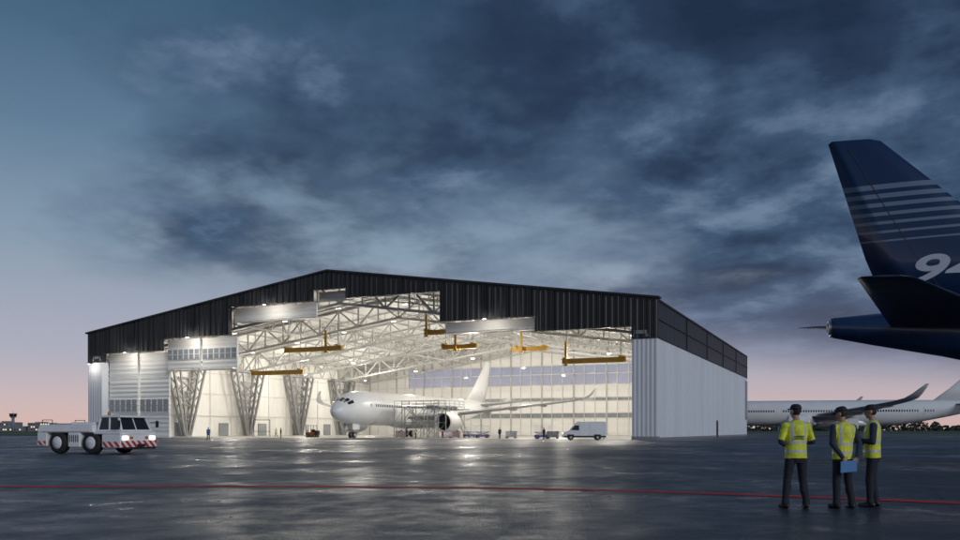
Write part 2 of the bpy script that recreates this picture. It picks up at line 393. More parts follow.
mb.box(W-0.048,W+0.03,1.62,D,0,0.35,'steel_g')
for i in range(5):
    y0=3+i*20; mb.box(W+0.002,W+0.10,y0+18.8,y0+19.1,FZ+0.1,EZ-0.2,'black')
for z in (14.35,16.9,19.5): mb.box(W+0.002,W+0.14,1.0,D,z,z+0.14,'black')
mb.box(W-0.048,W+0.04,53.4,55.2,0.02,3.3,'black'); mb.box(W+0.042,W+0.07,53.6,55.0,0.05,3.1,'dglass')
mb.box(W-0.048,W+0.10,D-3.8,D-0.1,4,13.5,'steel_g')
mb.obj('side_walls',hang)
mb=MB()
for a,c in ((0.0,W/2),(W/2,W)):
    mb.hexa([(a,1.12,rz(a)-0.4),(c,1.12,rz(c)-0.4),(c,D+0.3,rz(c)-0.4),(a,D+0.3,rz(a)-0.4),(a,1.12,rz(a)+0.01),(c,1.12,rz(c)+0.01),(c,D+0.3,rz(c)+0.01),(a,D+0.3,rz(a)+0.01)],'black')
mb.obj('roof',hang)
mb=MB()
for a,c in ((0.4,W/2),(W/2,W-0.4)):
    mb.hexa([(a,1.2,rz(a)-0.75),(c,1.2,rz(c)-0.75),(c,D-0.4,rz(c)-0.75),(a,D-0.4,rz(a)-0.75),(a,1.2,rz(a)-0.45),(c,1.2,rz(c)-0.45),(c,D-0.4,rz(c)-0.45),(a,D-0.4,rz(a)-0.45)],'ceil')
mb.obj('ceiling',hang)
mb=MB()
for a,c in ((0.37,0.6),(W-0.6,W-0.37)):
    mb.box(a,c,1.7,D-0.5,0.0,EZ-0.8,'wall_in_y')
for y0 in range(5,100,7):
    mb.box(0.6,0.75,y0,y0+0.3,0,15,'steel_w'); mb.box(W-0.75,W-0.6,y0,y0+0.3,0,15,'steel_w')
for z in (4.5,9.5,14.2): mb.box(0.6,0.8,1.8,D-0.5,z,z+0.25,'steel_w')
for y0 in range(8,96,14):
    mb.box(0.6,0.9,y0,y0+3,0.02,3.0,'mglass')
mb.obj('inner_walls',hang)
mb=MB(); GZ=13.6; GT=19.6
mb.box(0.6,W-0.6,D-0.4,D,0,4.6,'wall_in'); mb.box(0.6,W-0.6,D-0.4,D,6.0,9.2,'wall_in'); mb.box(0.6,W-0.6,D-0.4,D,10.2,GZ,'wall_in')
mb.box(0.6,14,D-0.4,D,GZ,GT-0.6,'wall_in')
for a,c in ((0.6,W/2),(W/2,W-0.6)): prism(mb,a,c,D-0.4,D,GT-0.6,'wall_in',off=-0.78)
for z0,z1 in ((4.6,6.0),(9.2,10.2)): mb.box(0.6,W-0.6,D-0.25,D-0.15,z0,z1,'mglass')
u=0.6; i=0
while u<W-0.6:
    mb.box(u,u+(0.42 if i%3==0 else 0.16),D-0.62,D-0.42,0,rz(u)-0.9,'steel_t' if i%3==0 else 'steel_w' ); u+=3.05; i+=1
for z in (4.6,6.0,9.2,10.2,GZ,16.6,GT-0.6): mb.box(0.6,W-0.6,D-0.55,D-0.405,z-0.1,z+0.12,'steel_w')
mb.obj('back_wall',hang)
mb=MB(); mb.box(14,W-0.6,D-0.2,D-0.16,GZ,GT-0.6,'glass'); mb.obj('back_glazing',hang)
mb=MB(); mb.quad((0.4,0.2,0.012),(W-0.4,0.2,0.012),(W-0.4,D-0.4,0.012),(0.4,D-0.4,0.012),'floor'); mb.obj('floor',hang)
mb=MB()
mb.box(3.8,106.1,0.3,0.42,0.013,0.03,'steel_g'); mb.box(3.8,106.1,1.3,1.42,0.013,0.03,'steel_g'); mb.obj('door_rails',hang)
mb=MB()
def truss_u(mb,v,u0,u1,n,top=-1.0,dep=4.2,w=0.34):
    us=[u0+(u1-u0)*i/n for i in range(n+1)]
    T=[Vector((x,v,rz(x)+top)) for x in us]; B=[Vector((x,v,rz(x)+top-dep)) for x in us]
    for i in range(n):
        mb.beam(T[i],T[i+1],w,'steel_t'); mb.beam(B[i],B[i+1],w,'steel_t')
        mb.beam(T[i],B[i+1],w*0.6,'steel_t') if i%2 else mb.beam(B[i],T[i+1],w*0.6,'steel_t')
        mb.beam(T[i],B[i],w*0.5,'steel_t')
    mb.beam(T[n],B[n],w*0.5,'steel_t')
for v in (3.6,13.7,23.8,34,44.1,54.3,64.5,74.7,84.8,98.5):
    big = v in (3.6,23.8,44.1,64.5,84.8,98.5)
    truss_u(mb,v,1.0,W-1.0,24,-1.0,3.9 if big else 1.8,0.46 if big else 0.26)
def truss_v(mb,u,v0,v1,n,zt,zb,w=0.30):
    vs=[v0+(v1-v0)*i/n for i in range(n+1)]
    for i in range(n):
        a,c=vs[i],vs[i+1]
        mb.beam((u,a,zt),(u,c,zt),w,'steel_t'); mb.beam((u,a,zb),(u,c,zb),w,'steel_t')
        m_=(a+c)/2
        mb.beam((u,a,zb),(u,m_,zt),w*0.6,'steel_t'); mb.beam((u,m_,zt),(u,c,zb),w*0.6,'steel_t')
for u in (1.6,34.1,75.8,W-1.6):
    truss_v(mb,u,2,D-2,20,rz(u)-1.1,rz(u)-4.7)
for u in range(6,108,6):
    mb.beam((u,2,rz(u)-0.95),(u,D-1,rz(u)-0.95),0.22,'steel_t')
mb.obj('roof_trusses',hang)
mb=MB()
for uc in (2.4,W-2.4):
    for v in (5.0,23.8,44.1,64.5,84.8):
        zt=15.0
        for s in (-1,1):
            for du in (-0.9,0.9):
                b0=Vector((uc+du*0.4,v+s*0.75,0.1)); t0=Vector((uc+du,v+s*4.9,zt)); b1=Vector((uc+du*0.4,v+s*0.2,0.1)); t1=Vector((uc+du,v+s*2.9,zt))
                mb.beam(b0,t0,0.42,'steel_col'); mb.beam(b1,t1,0.32,'steel_col')
                n=8
                for i in range(n):
                    f0=i/n; f1=(i+1)/n
                    A=b0.lerp(t0,f0); Bq=b1.lerp(t1,f1); C=b1.lerp(t1,f0); Dq=b0.lerp(t0,f1)
                    mb.beam(A,Bq,0.20,'steel_col') if i%2 else mb.beam(C,Dq,0.20,'steel_col')
        for f in (0.25,0.45,0.65,0.85):
            z=0.1+(zt-0.1)*f; e=0.15+2.75*f
            mb.beam((uc,v-e,z),(uc,v+e,z),0.24,'steel_col')
        for f0,f1 in ((0.25,0.45),(0.45,0.65),(0.65,0.85)):
            e0=0.15+2.75*f0; e1=0.15+2.75*f1
            mb.beam((uc,v-e0,15*f0),(uc,v+e1,15*f1),0.2,'steel_col'); mb.beam((uc,v+e0,15*f0),(uc,v-e1,15*f1),0.2,'steel_col')
        mb.box(uc-0.9,uc+0.9,v-5.1,v+5.1,zt,zt+0.5,'steel_col')
        mb.box(uc-0.7,uc+0.7,v-0.9,v+0.9,0.013,0.35,'steel_col')
mb.obj('lattice_columns',hang)
mb=MB()
def leaf(u0,u1,y,z0,z1,win=None,ribs=True):
    mb.box(u0,u1,y,y+0.35,z0,z1,'door_clad')
    if ribs:
        z=z0+1.3
        while z<z1-0.3:
            mb.box(u0,u1,y-0.05,y-0.002,z,z+0.12,'steel_w'); z+=1.45
    if win:
        a,c=win; n=int((u1-u0)/1.25); st=(u1-u0)/n
        mb.box(u0,u1,y-0.09,y-0.003,a-0.15,c+0.15,'door_clad')
        for i in range(n):
            mb.box(u0+i*st+0.16,u0+(i+1)*st-0.16,y-0.13,y-0.092,a,c,'mglass')
            mb.box(u0+i*st+0.16,u0+(i+1)*st-0.16,y-0.15,y-0.131,(a+c)/2-.04,(a+c)/2+.04,'door_clad')
leaf(3.8,11,1.75,0.03,15.98,(4.9,7.2)); leaf(11.03,18.25,2.35,0.03,15.98,(4.9,7.2))
leaf(18.32,26,1.9,12.6,18.17,(14.4,16.2),False); leaf(26.03,34.0,2.5,12.6,18.17,(14.4,16.2),False)
leaf(34.12,51.4,1.9,20.8,23.07,None,False)
leaf(51.52,58.3,2.5,23.2,24.87,None,False)
leaf(75.9,91.5,1.9,16.9,18.37,None,False)
mb.obj('door_leaves',hang)
mb=MB()
for (a,c,z) in ((18.3,34.1,12.45),(34.1,51.5,20.65),(75.8,91.6,16.75)):
    mb.box(a,c,1.6,3.2,z-0.15,z,'steel_w')
mb.obj('header_soffits',hang)
mb=MB()
for (u,v,z,l,mast) in ((24.6,18.2,13.0,12.5,0),(37.1,12.3,16.6,12.6,9.5),(67.8,10.2,18.3,15,0.6),(64.9,22.6,17.0,7,3),(75.4,31.6,17.0,7,2),(90.1,17.4,13.2,10.8,0.8)):
    mb.box(u,u+l,v-0.3,v+0.3,z-0.7,z,'crane')
    mb.box(u-0.1,u+l+0.1,v-0.42,v+0.42,z+0.002,z+0.12,'crane')
    for e in (u+0.6,u+l-0.6): mb.box(e-0.3,e+0.3,v-1.0,v+1.0,z+0.122,z+0.32,'crane')
    for e in (u+0.8,u+l-0.8): mb.beam((e,v,z+0.3),(e,v,rz(e)-1),0.12,'steel_t')
    if mast:
        mb.box(u+mast-0.18,u+mast+0.18,v-0.75,v-0.44,z-0.9,z+3.0,'crane'); mb.box(u+mast-0.4,u+mast+0.4,v-0.9,v-0.44,z-1.1,z-0.9,'crane')
mb.obj('overhead_cranes',hang)
lampc=(1.0,0.93,0.82)
mb=MB()
for u in (14,44,70,96):
    for v in (25,51,78):
        z=14.0
        ld=bpy.data.lights.new('highbay','POINT'); ld.energy=4700; ld.color=lampc; ld.shadow_soft_size=0.45
        lo=bpy.data.objects.new('highbay_light',ld); COL.objects.link(lo); lo.parent=hang; lo.location=(u,v,z)
        mb.cyl((u,v,z+0.65),(u,v,z+0.9),0.4,0.15,'steel_w',14); mb.beam((u,v,z+0.9),(u,v,rz(u)-1),0.05,'steel_w')
for v in (13.7,34,54.3,74.7):
    for u in (12,24,36,48,62,74,86,98):
        zz=rz(u)-3.0; mb.box(u-0.45,u+0.45,v-0.12,v+0.12,zz-0.10,zz-0.02,'lamp'); mb.box(u-0.5,u+0.5,v-0.18,v+0.18,zz,zz+0.12,'steel_w')
mb.obj('lamps',hang)
mb=MB()
for (u,z,e) in ((1.8,14.0,170),(11,15.8,700),(26,18.0,850),(43,22.8,550),(84,18.2,400)):
    mb.box(u-0.22,u+0.22,-1.5,-1.2,z-0.08,z-0.02,'lamp'); mb.box(u-0.28,u+0.28,-1.55,-1.15,z,z+0.14,'black'); mb.beam((u,-1.15,z+0.08),(u,-.14,z+0.3),0.08,'black')
    ld=bpy.data.lights.new('flood','POINT'); ld.energy=e; ld.color=lampc; ld.shadow_soft_size=0.18
    lo=bpy.data.objects.new('floodlight',ld); COL.objects.link(lo); lo.parent=hang; lo.location=(u,-1.6,z-0.6)
mb.obj('header_lamps',hang)

# ------------------------------------------------------------------ airliner
ST=[(0,.06,4.55),(.15,.45,4.57),(.5,.88,4.62),(1,1.28,4.7),(2,1.82,4.86),(3.5,2.36,5.03),(5.5,2.76,5.2),(8,2.98,5.3),(14,2.98,5.3),(22,2.98,5.3),(30,2.98,5.3),(40,2.98,5.3),(46,2.86,5.42),(52,2.36,5.85),(57,1.8,6.32),(61,1.27,6.72),(64.5,.86,6.98),(66.6,.56,7.12),(66.8,.5,7.13)]
def fus(x):
    for i in range(len(ST)-1):
        a,c=ST[i],ST[i+1]
        if a[0]<=x<=c[0]:
            t=(x-a[0])/(c[0]-a[0]); return a[1]+(c[1]-a[1])*t, a[2]+(c[2]-a[2])*t
    return ST[-1][1],ST[-1][2]
def naca(s): return 5*(0.2969*math.sqrt(s)-0.126*s-0.3516*s*s+0.2843*s**3-0.1036*s**4)
SS=[0,.01,.04,.1,.2,.32,.46,.62,.8,1.0]
def section(x,y,z,ch,t,ny,nz):
    r=[]
    for s in SS: h=naca(s)*t*ch; r.append((x+s*ch,y+ny*h,z+nz*h))
    for s in SS[::-1][1:-1]: h=naca(s)*t*ch*0.8; r.append((x+s*ch,y-ny*h,z-nz*h))
    return r
FIN=[(53.2,8.0,10.6,.09),(56.9,10.9,8.05,.09),(64.15,17.45,2.75,.08)]
def fin_y(x,z):
    for i in range(2):
        a,c=FIN[i],FIN[i+1]
        if a[1]<=z<=c[1]:
            t=(z-a[1])/(c[1]-a[1]); le=a[0]+(c[0]-a[0])*t; ch=a[2]+(c[2]-a[2])*t
            s=min(max((x-le)/ch,0),1); return naca(s)*0.088*ch
    return 0.1
def airliner(loc,rot,body='white',finm='white',wingm='grey',winm='dglass',text=False,sc=1.0):
    e=empty('airliner',loc,rot); e.scale=(sc,sc,sc)
    mb=MB(); N_=40; R=[]
    for (x,r,zc_) in ST: R.append([(x,r*math.cos(2*math.pi*i/N_),zc_+r*1.02*math.sin(2*math.pi*i/N_)) for i in range(N_)])
    mb.loft(R,body); mb.rev((66.8,0,7.13),[(-.1,.42),(.12,.36),(.12,.28),(-.4,.2)],'metal',20); mb.obj('fuselage',e)
    mb=MB(); R=[]
    for x,wd,zt,zb in ((18.5,.4,3.2,2.6),(21,2.4,4.2,2.05),(24,3.2,4.6,1.75),(30,3.4,4.7,1.65),(35,3.2,4.6,1.75),(38,2.3,4.0,2.1),(41,.4,3.0,2.5)):
        R.append([(x,wd*math.copysign(abs(math.cos(a))**.7,math.cos(a)),(zt+zb)/2+(zt-zb)/2*math.sin(a)) for a in [2*math.pi*i/24 for i in range(24)]])
    mb.loft(R,body); mb.obj('belly_fairing',e)
    mb=MB()
    for sgn in (-1,1):
        x=7.6
        while x<53:
            if not any(abs(x-d)<0.7 for d in (8.5,19.5,38,50.5)):
                r,zc_=fus(x); z0=5.75
                yy=lambda z: math.sqrt(max(r*r-((z-zc_)/1.02)**2,0))+0.012
                mb.quad((x-.16,sgn*yy(z0-.24),z0-.24),(x+.16,sgn*yy(z0-.24),z0-.24),(x+.16,sgn*yy(z0+.24),z0+.24),(x-.16,sgn*yy(z0+.24),z0+.24),winm)
            x+=0.56
        for d in (8.5,19.5,38,50.5):
            for (p,q) in ((-.55,-.5),(.5,.55)):
                r,zc_=fus(d)
                zs=[4.6+2.0*k/6 for k in range(7)]
                for k in range(6):
                    ya=math.sqrt(r*r-((zs[k]-zc_)/1.02)**2)+.01; yb=math.sqrt(r*r-((zs[k+1]-zc_)/1.02)**2)+.01
                    mb.quad((d+p,sgn*ya,zs[k]),(d+q,sgn*ya,zs[k]),(d+q,sgn*yb,zs[k+1]),(d+p,sgn*yb,zs[k+1]),'grey')
    def npt(x,a): r,zc_=fus(x); r+=0.012; return (x,r*math.cos(a),zc_+r*1.02*math.sin(a))
    for sgn in (-1,1):
        for k in range(3):
            a0=[1.50,1.08,0.72][k]; a1=[1.14,0.78,0.45][k]
            x0=[1.55,1.75,2.15][k]; x1=[2.55,2.95,3.4][k]
            n=5
            for i in range(n):
                for j in range(3):
                    f0=a0+(a1-a0)*i/n; f1=a0+(a1-a0)*(i+1)/n; xa=x0+(x1-x0)*j/3; xb=x0+(x1-x0)*(j+1)/3
                    P=[npt(xa,f0),npt(xb,f0),npt(xb,f1),npt(xa,f1)]
                    mb.quad(*[(p[0],p[1]*sgn,p[2]) for p in P],'dglass')
    mb.obj('windows',e)
    WG=[(0,19.8,15,3.7,.12,0),(3,21.8,12.9,3.9,.12,0),(10.5,26.9,8.6,4.75,.105,0),(22,34.2,5.2,6.15,.095,0),(29,38.7,3.4,7.1,.09,5),(31.4,40.4,2.6,7.65,.085,25),(32.4,41.6,1.9,8.5,.08,50),(32.9,42.9,1.2,9.6,.08,68),(33.1,43.9,.6,10.4,.08,75)]
    for sgn in (-1,1):
        mb=MB(); R=[section(x,sgn*y,z,c,t,-sgn*math.sin(math.radians(ca)),math.cos(math.radians(ca))) for (y,x,c,z,t,ca) in WG]
        mb.loft(R,wingm)
        for y,x,z in ((7.5,33.3,4.15),(13.5,34.2,4.85),(18.5,35.6,5.45),(24,37.8,6.2)):
            mb.rev((x,sgn*y,z),[(-2.6,.02),(-2,.2),(-.5,.3),(1,.25),(2.4,.03)],wingm,12)
        mb.obj('wing',e)
        mb=MB(); R=[section(x,sgn*y,z,c,t,0,1) for (y,x,c,z,t) in ((0,56.3,7.2,6.9,.10),(9.6,64.9,2.4,8.25,.09),(9.9,65.6,1.6,8.3,.06))]
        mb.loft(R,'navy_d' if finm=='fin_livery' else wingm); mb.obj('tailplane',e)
        mb=MB(); c=(20.6,sgn*10.3,2.85)
        mb.rev(c,[(.9,1.48),(.3,1.52),(.05,1.62),(0,1.70),(.08,1.80),(.5,1.93),(1.4,2.02),(2.8,2.0),(4.2,1.8),(5.2,1.55),(5.2,1.45),(4.0,1.3)],body if body!='navy' else 'navy',36)
        mb.rev(c,[(.85,1.49),(1.3,1.49),(1.31,.1)],'black',36)
        mb.rev(c,[(4.2,1.28),(5.6,1.05),(6.4,.75),(6.4,.65),(5.8,.5)],'metal',28); mb.rev(c,[(5.6,.5),(6.6,.4),(7.4,.05)],'metal',20)
        mb.rev(c,[(.55,.02),(.75,.22),(1.15,.45),(1.25,.45)],'black',18)
        for i in range(22):
            a=2*math.pi*i/22; ra=Vector((0,math.cos(a),math.sin(a))); ta=Vector((0,-math.sin(a),math.cos(a))); C=Vector(c)
            mb.quad(C+ra*.42+Vector((.95,0,0))-ta*.07,C+ra*.42+Vector((1.2,0,0))+ta*.07,C+ra*1.46+Vector((1.15,0,0))+ta*.22,C+ra*1.46+Vector((.85,0,0))-ta*.14,'fan')
        mb.hexa([(23,sgn*10.3-.18,4.5),(23,sgn*10.3+.18,4.5),(30,sgn*10.3+.18,4.3),(30,sgn*10.3-.18,4.3),(25,sgn*10.3-.18,5.1),(25,sgn*10.3+.18,5.1),(31,sgn*10.3+.18,4.9),(31,sgn*10.3-.18,4.9)],body)
        mb.obj('engine',e)
    mb=MB(); R=[section(x,0,z,c,t,1,0) for (x,z,c,t) in FIN]; R.append(section(64.7,0,17.6,2.0,.04,1,0)) ; mb.loft(R,finm)
    for sgn in (-1,1):
        for k in range(12):
            z0=9.0+8.2*k/12; z1=9.0+8.2*(k+1)/12
            def le(z):
                a,c=(FIN[0],FIN[1]) if z<10.9 else (FIN[1],FIN[2]); t=(z-a[1])/(c[1]-a[1]); return a[0]+(c[0]-a[0])*t+(a[2]+(c[2]-a[2])*t)*.68
            xa,xb=le(z0),le(z1)
            mb.quad((xa,sgn*(fin_y(xa,z0)+.012),z0),(xa+.04,sgn*(fin_y(xa,z0)+.012),z0),(xb+.04,sgn*(fin_y(xb,z1)+.012),z1),(xb,sgn*(fin_y(xb,z1)+.012),z1),'grey' if finm=='white' else 'black')
    mb.obj('fin',e)
    mb=MB()
    mb.cyl((6.4,0,3.0),(6,0,.5),.13,.11,'metal',10); mb.beam((7.6,0,2.9),(6,0,1.2),.12,'metal')
    for s in (-.38,.38): mb.wheel((6,s,.53),.53,.38)
    mb.box(5.0,7.2,-.75,-.7,1.5,2.7,body); mb.box(5.0,7.2,.7,.75,1.5,2.7,body)
    for sg in (-1,1):
        mb.cyl((35.0,sg*5.1,3.6),(35.0,sg*5.3,.9),.24,.2,'metal',12); mb.beam((35,sg*3.4,2.6),(35,sg*5.2,1.6),.18,'metal'); mb.beam((33.9,sg*5.3,.68),(36.1,sg*5.3,.68),.26,'metal')
        for xx in (34.0,36.0):
            for s in (-.62,.62): mb.wheel((xx,sg*5.3+s,.68),.68,.5)
        mb.box(34,36.4,sg*5.95,sg*6.0,1.6,3.9,body)
    mb.obj('landing_gear',e)
    return e

def finliv():
    m,nt,b=nmat('fin_livery'); Lk=nt.links
    tc=nt.nodes.new('ShaderNodeTexCoord'); s=nt.nodes.new('ShaderNodeSeparateXYZ'); Lk.new(tc.outputs['Object'],s.inputs[0])
    a=nt.nodes.new('ShaderNodeMath'); a.operation='MULTIPLY_ADD'; a.inputs[1].default_value=0.04; Lk.new(s.outputs['X'],a.inputs[0]); Lk.new(s.outputs['Z'],a.inputs[2])
    mr=nt.nodes.new('ShaderNodeMapRange'); mr.inputs['From Min'].default_value=14.3; mr.inputs['From Max'].default_value=17.9; Lk.new(a.outputs[0],mr.inputs['Value'])
    r=nt.nodes.new('ShaderNodeValToRGB'); r.color_ramp.interpolation='CONSTANT'; Lk.new(mr.outputs[0],r.inputs[0])
    nv=(0.008,0.028,0.085,1); wh=(0.13,0.18,0.27,1)
    e=r.color_ramp.elements; e[0].position=0; e[0].color=nv
    n=7
    e[1].position=0.02; e[1].color=wh
    for i in range(n):
        p=0.02+i*0.135; th=0.03+0.008*i
        if i>0: k=e.new(p); k.color=wh
        k=e.new(min(p+th,.999)); k.color=nv
    Lk.new(r.outputs[0],b.inputs['Base Color']); b.inputs['Roughness'].default_value=0.3; b.inputs['Coat Weight'].default_value=0.3
    return m
M['fin_livery']=finliv()
M['letter']=mat('lettering_white',(0.40,0.46,0.55),0.35,var=0.05)

airliner((-24.8,144,0),math.radians(65.93))
airliner((57,227,0),math.radians(-13.9),winm='dglass',sc=1.08)
fg=airliner((19.7+66.8*.976,48-66.8*.216,0),math.radians(167.52),body='navy',finm='fin_livery',wingm='navy',winm='white')
cu=bpy.data.curves.new('t','FONT'); cu.body='94'; cu.size=2.5; cu.shear=0.3; cu.offset=0.05; cu.space_character=1.0
to=bpy.data.objects.new('t',cu); COL.objects.link(to)
bpy.context.view_layer.update()
dg=bpy.context.evaluated_depsgraph_get(); tm=bpy.data.meshes.new_from_object(to.evaluated_get(dg)); bpy.data.objects.remove(to)
bm=bmesh.new(); bm.from_mesh(tm); bmesh.ops.triangulate(bm,faces=bm.faces); bmesh.ops.subdivide_edges(bm,edges=bm.edges,cuts=2)
for v in bm.verts:
    x=63.0-v.co.x*1.45; z=9.5+v.co.y*0.85
    v.co=Vector((x,fin_y(x,z)+0.025,z))
bm.to_mesh(tm); bm.free(); tm.materials.clear(); tm.materials.append(M['letter'])
tobj=bpy.data.objects.new('fin_number',tm); COL.objects.link(tobj); tobj.parent=fg

# ------------------------------------------------------------------ tow tractor
def tug(loc,rot):
    e=empty('aircraft_tow_tractor',loc,rot)
    mb=MB()
    def slab(x0,x1,z0,z1,hw,mt='white2',c=0.0):
        mb.hexa([(x0,-hw,z0),(x1,-hw,z0),(x1,hw,z0),(x0,hw,z0),(x0+c,-hw+c*.4,z1),(x1-c,-hw+c*.4,z1),(x1-c,hw-c*.4,z1),(x0+c,hw-c*.4,z1)],mt)
    slab(-3.2,-2.45,.45,1.25,1.4); slab(-.75,.15,.40,1.25,1.4); slab(1.85,3.25,.38,1.15,1.4)
    slab(-2.45,-.75,.5,1.2,.85,'black'); slab(.15,1.85,.5,1.2,.85,'black')
    slab(-3.2,1.2,1.253,1.72,1.4,'white2',.12)
    slab(1.2,3.25,1.153,1.30,1.4,'white2',.02)
    mb.obj('body',e,0.05)
    mb=MB()
    slab2=lambda x0,x1,z0,z1,hw,mt: mb.box(x0,x1,-hw,hw,z0,z1,mt)
    slab2(-2.6,-1.0,1.722,1.80,1.0,'grey'); slab2(-.8,.9,1.722,1.86,1.1,'white2')
    for s in (-1,1):
        for i in range(5): mb.box(-.65+i*.16,-.58+i*.16,s*1.402-.01,s*1.402+.01,.7,1.1,'black')
        mb.beam((-3.0,s*1.2,1.72),(-3.0,s*1.2,2.0),.035,'black'); mb.beam((-2.2,s*1.2,1.72),(-2.2,s*1.2,2.0),.035,'black'); mb.beam((-3.0,s*1.2,2.0),(-2.2,s*1.2,2.0),.035,'black')
        mb.box(-3.15,-2.5,s*1.405-.008,s*1.405+.008,.5,.75,'stripe'); mb.box(1.95,3.2,s*1.405-.008,s*1.405+.008,.42,.74,'stripe')
        mb.box(-2.9,0.9,s*1.40-.008,s*1.40+.008,1.30,1.33,'grey')
    mb.box(3.253,3.33,-1.35,1.35,.42,.78,'stripe'); mb.box(3.25,3.42,-1.2,1.2,.30,.41,'black')
    mb.box(-3.28,-3.203,-1.35,1.35,.5,.8,'stripe')
    for s in (-1,1):
        mb.box(3.253,3.31,s*1.05-.2,s*1.05+.2,.86,1.05,'headlamp'); mb.box(3.253,3.29,s*.6-.12,s*.6+.12,.88,1.03,'orange')
    mb.box(3.25,3.6,-.2,.2,.45,.6,'black')
    mb.obj('trim',e,0.01)
    mb=MB()
    z0,z1=1.303,2.12
    xb,xf=1.3,3.1
    P=[(xb,-1.15,z0),(xf,-1.15,z0),(xf,1.15,z0),(xb,1.15,z0),(xb+.12,-1.02,z1),(xf-.35,-1.02,z1),(xf-.35,1.02,z1),(xb+.12,1.02,z1)]
    mb.hexa(P,'dglass')
    for a,c in ((0,4),(1,5),(2,6),(3,7)): mb.beam(P[a],P[c],.12,'white2')
    mb.beam((2.2,-1.16,z0),(2.1,-1.04,z1),.09,'white2'); mb.beam((2.2,1.16,z0),(2.1,1.04,z1),.09,'white2'); mb.beam((xf+.01,0,z0),(xf-.34,0,z1),.06,'white2')
    mb.box(1.3,2.95,-1.12,1.12,z1+.002,z1+.13,'white2'); mb.box(1.25,3.15,-1.2,1.2,z0,z0+.12,'white2')
    mb.cyl((1.7,-.7,z1+.13),(1.7,-.7,z1+.33),.09,.08,'orange',12)
    for s in (-1,1): mb.beam((xf-.1,s*1.2,1.85),(xf+.15,s*1.5,1.85),.04,'black'); mb.box(xf+.08,xf+.16,s*1.5-.1,s*1.5+.1,1.55,1.95,'black')
    mb.obj('cab',e,0.02)
    mb=MB()
    for x in (-1.6,1.0):
        for s in (-1,1): mb.wheel((x,s*1.17,.66),.66,.46,'white2')
    mb.obj('wheels',e)
    return e
tug((-22.9,51.0,0),math.radians(-22))

# ------------------------------------------------------------------ van
def van(loc,rot):
    e=empty('delivery_van',loc,rot)
    prof=[(-2.95,.35),(2.85,.35),(2.98,.55),(2.95,.95),(2.75,1.15),(2.0,1.38),(1.25,2.35),(.9,2.55),(-2.8,2.58),(-2.95,2.4)]
    mb=MB(); R=[]
    for y in (-1.0,1.0):
        R.append([(x,y*(1-.09*max(0,(z-1.1)/1.5)),z) for x,z in prof])
    mb.loft(R,'white2',True,False); mb.obj('body',e,0.06)
    mb=MB()
    for s in (-1,1):
        yy=lambda z:s*(1.0-.09*max(0,(z-1.1)/1.5))+s*.012
        mb.quad((1.85,yy(1.4),1.4),(.75,yy(1.35),1.35),(.75,yy(2.05),2.05),(1.35,yy(2.05),2.05),'dglass')
        mb.box(-2.9,2.8,s*1.0-.02,s*1.0+.02,.42,.62,'black')
        for x in (.6,-.7): mb.quad((x,yy(.6),.6),(x+.03,yy(.6),.6),(x+.03,yy(2.3),2.3),(x,yy(2.3),2.3),'grey')
    mb.quad((2.02,-.88,1.42),(2.02,.88,1.42),(1.34,.84,2.28),(1.34,-.84,2.28),'dglass')
    mb.box(2.94,3.0,-.9,.9,.4,.7,'black'); mb.box(2.93,2.985,-.9,-.6,.85,1.05,'headlamp'); mb.box(2.93,2.985,.6,.9,.85,1.05,'headlamp')
    mb.obj('windows_and_trim',e)
    mb=MB()
    for x in (1.9,-1.75):
        for s in (-1,1): mb.wheel((x,s*.9,.36),.36,.24)
        mb.box(x-.45,x+.45,-1.012,1.012,.3,.8,'black')
    mb.obj('wheels',e); return e
van((14.4,118,0),math.radians(176))

# ------------------------------------------------------------------ ground equipment
def forklift(loc,rot):
    e=empty('forklift',loc,rot); mb=MB()
    mb.box(-1.2,.9,-.6,.6,.35,1.0,'orange'); mb.box(-1.4,-.9,-.6,.6,.5,1.3,'black')
    for x,y in ((-.8,-.55),(-.8,.55),(.6,-.55),(.6,.55)): mb.beam((x,y,1.0),(x*.85,y,2.2),.08,'black')
    mb.box(-.8,.65,-.6,.6,2.2,2.28,'black'); mb.box(-.6,-.1,-.3,.3,1.0,1.5,'black')
    for y in (-.35,.35): mb.beam((1.05,y,.1),(1.05,y,2.4),.12,'black'); mb.box(1.1,2.2,y-.07,y+.07,.12,.18,'metal')
    mb.box(1.0,1.1,-.4,.4,1.2,1.3,'black')
    for x,r in ((-.9,.32),(.6,.38)):
        for s in (-1,1): mb.wheel((x,s*.55,r),r,.25)
    mb.obj('forklift_body',e,0.02)
def scissor(loc,rot,mt='purple'):
    e=empty('scissor_lift',loc,rot); mb=MB()
    mb.box(-1.2,1.2,-.6,.6,.25,.6,mt)
    for x in (-.85,.85):
        for s in (-1,1): mb.wheel((x,s*.55,.25),.25,.18)
    for s in (-.45,.45):
        mb.beam((-1.0,s,.6),(1.0,s,.95),.09,'steel_g'); mb.beam((1.0,s,.6),(-1.0,s,.95),.09,'steel_g')
    mb.box(-1.2,1.2,-.6,.6,1.0,1.1,mt)
    for x in (-1.15,0,1.15):
        for s in (-.55,.55): mb.beam((x,s,1.1),(x,s,2.1),.05,'white2')
    for z in (1.6,2.1):
        for s in (-.55,.55): mb.beam((-1.15,s,z),(1.15,s,z),.05,'white2')
        for x in (-1.15,1.15): mb.beam((x,-.55,z),(x,.55,z),.05,'white2')
    mb.obj('lift_body',e)
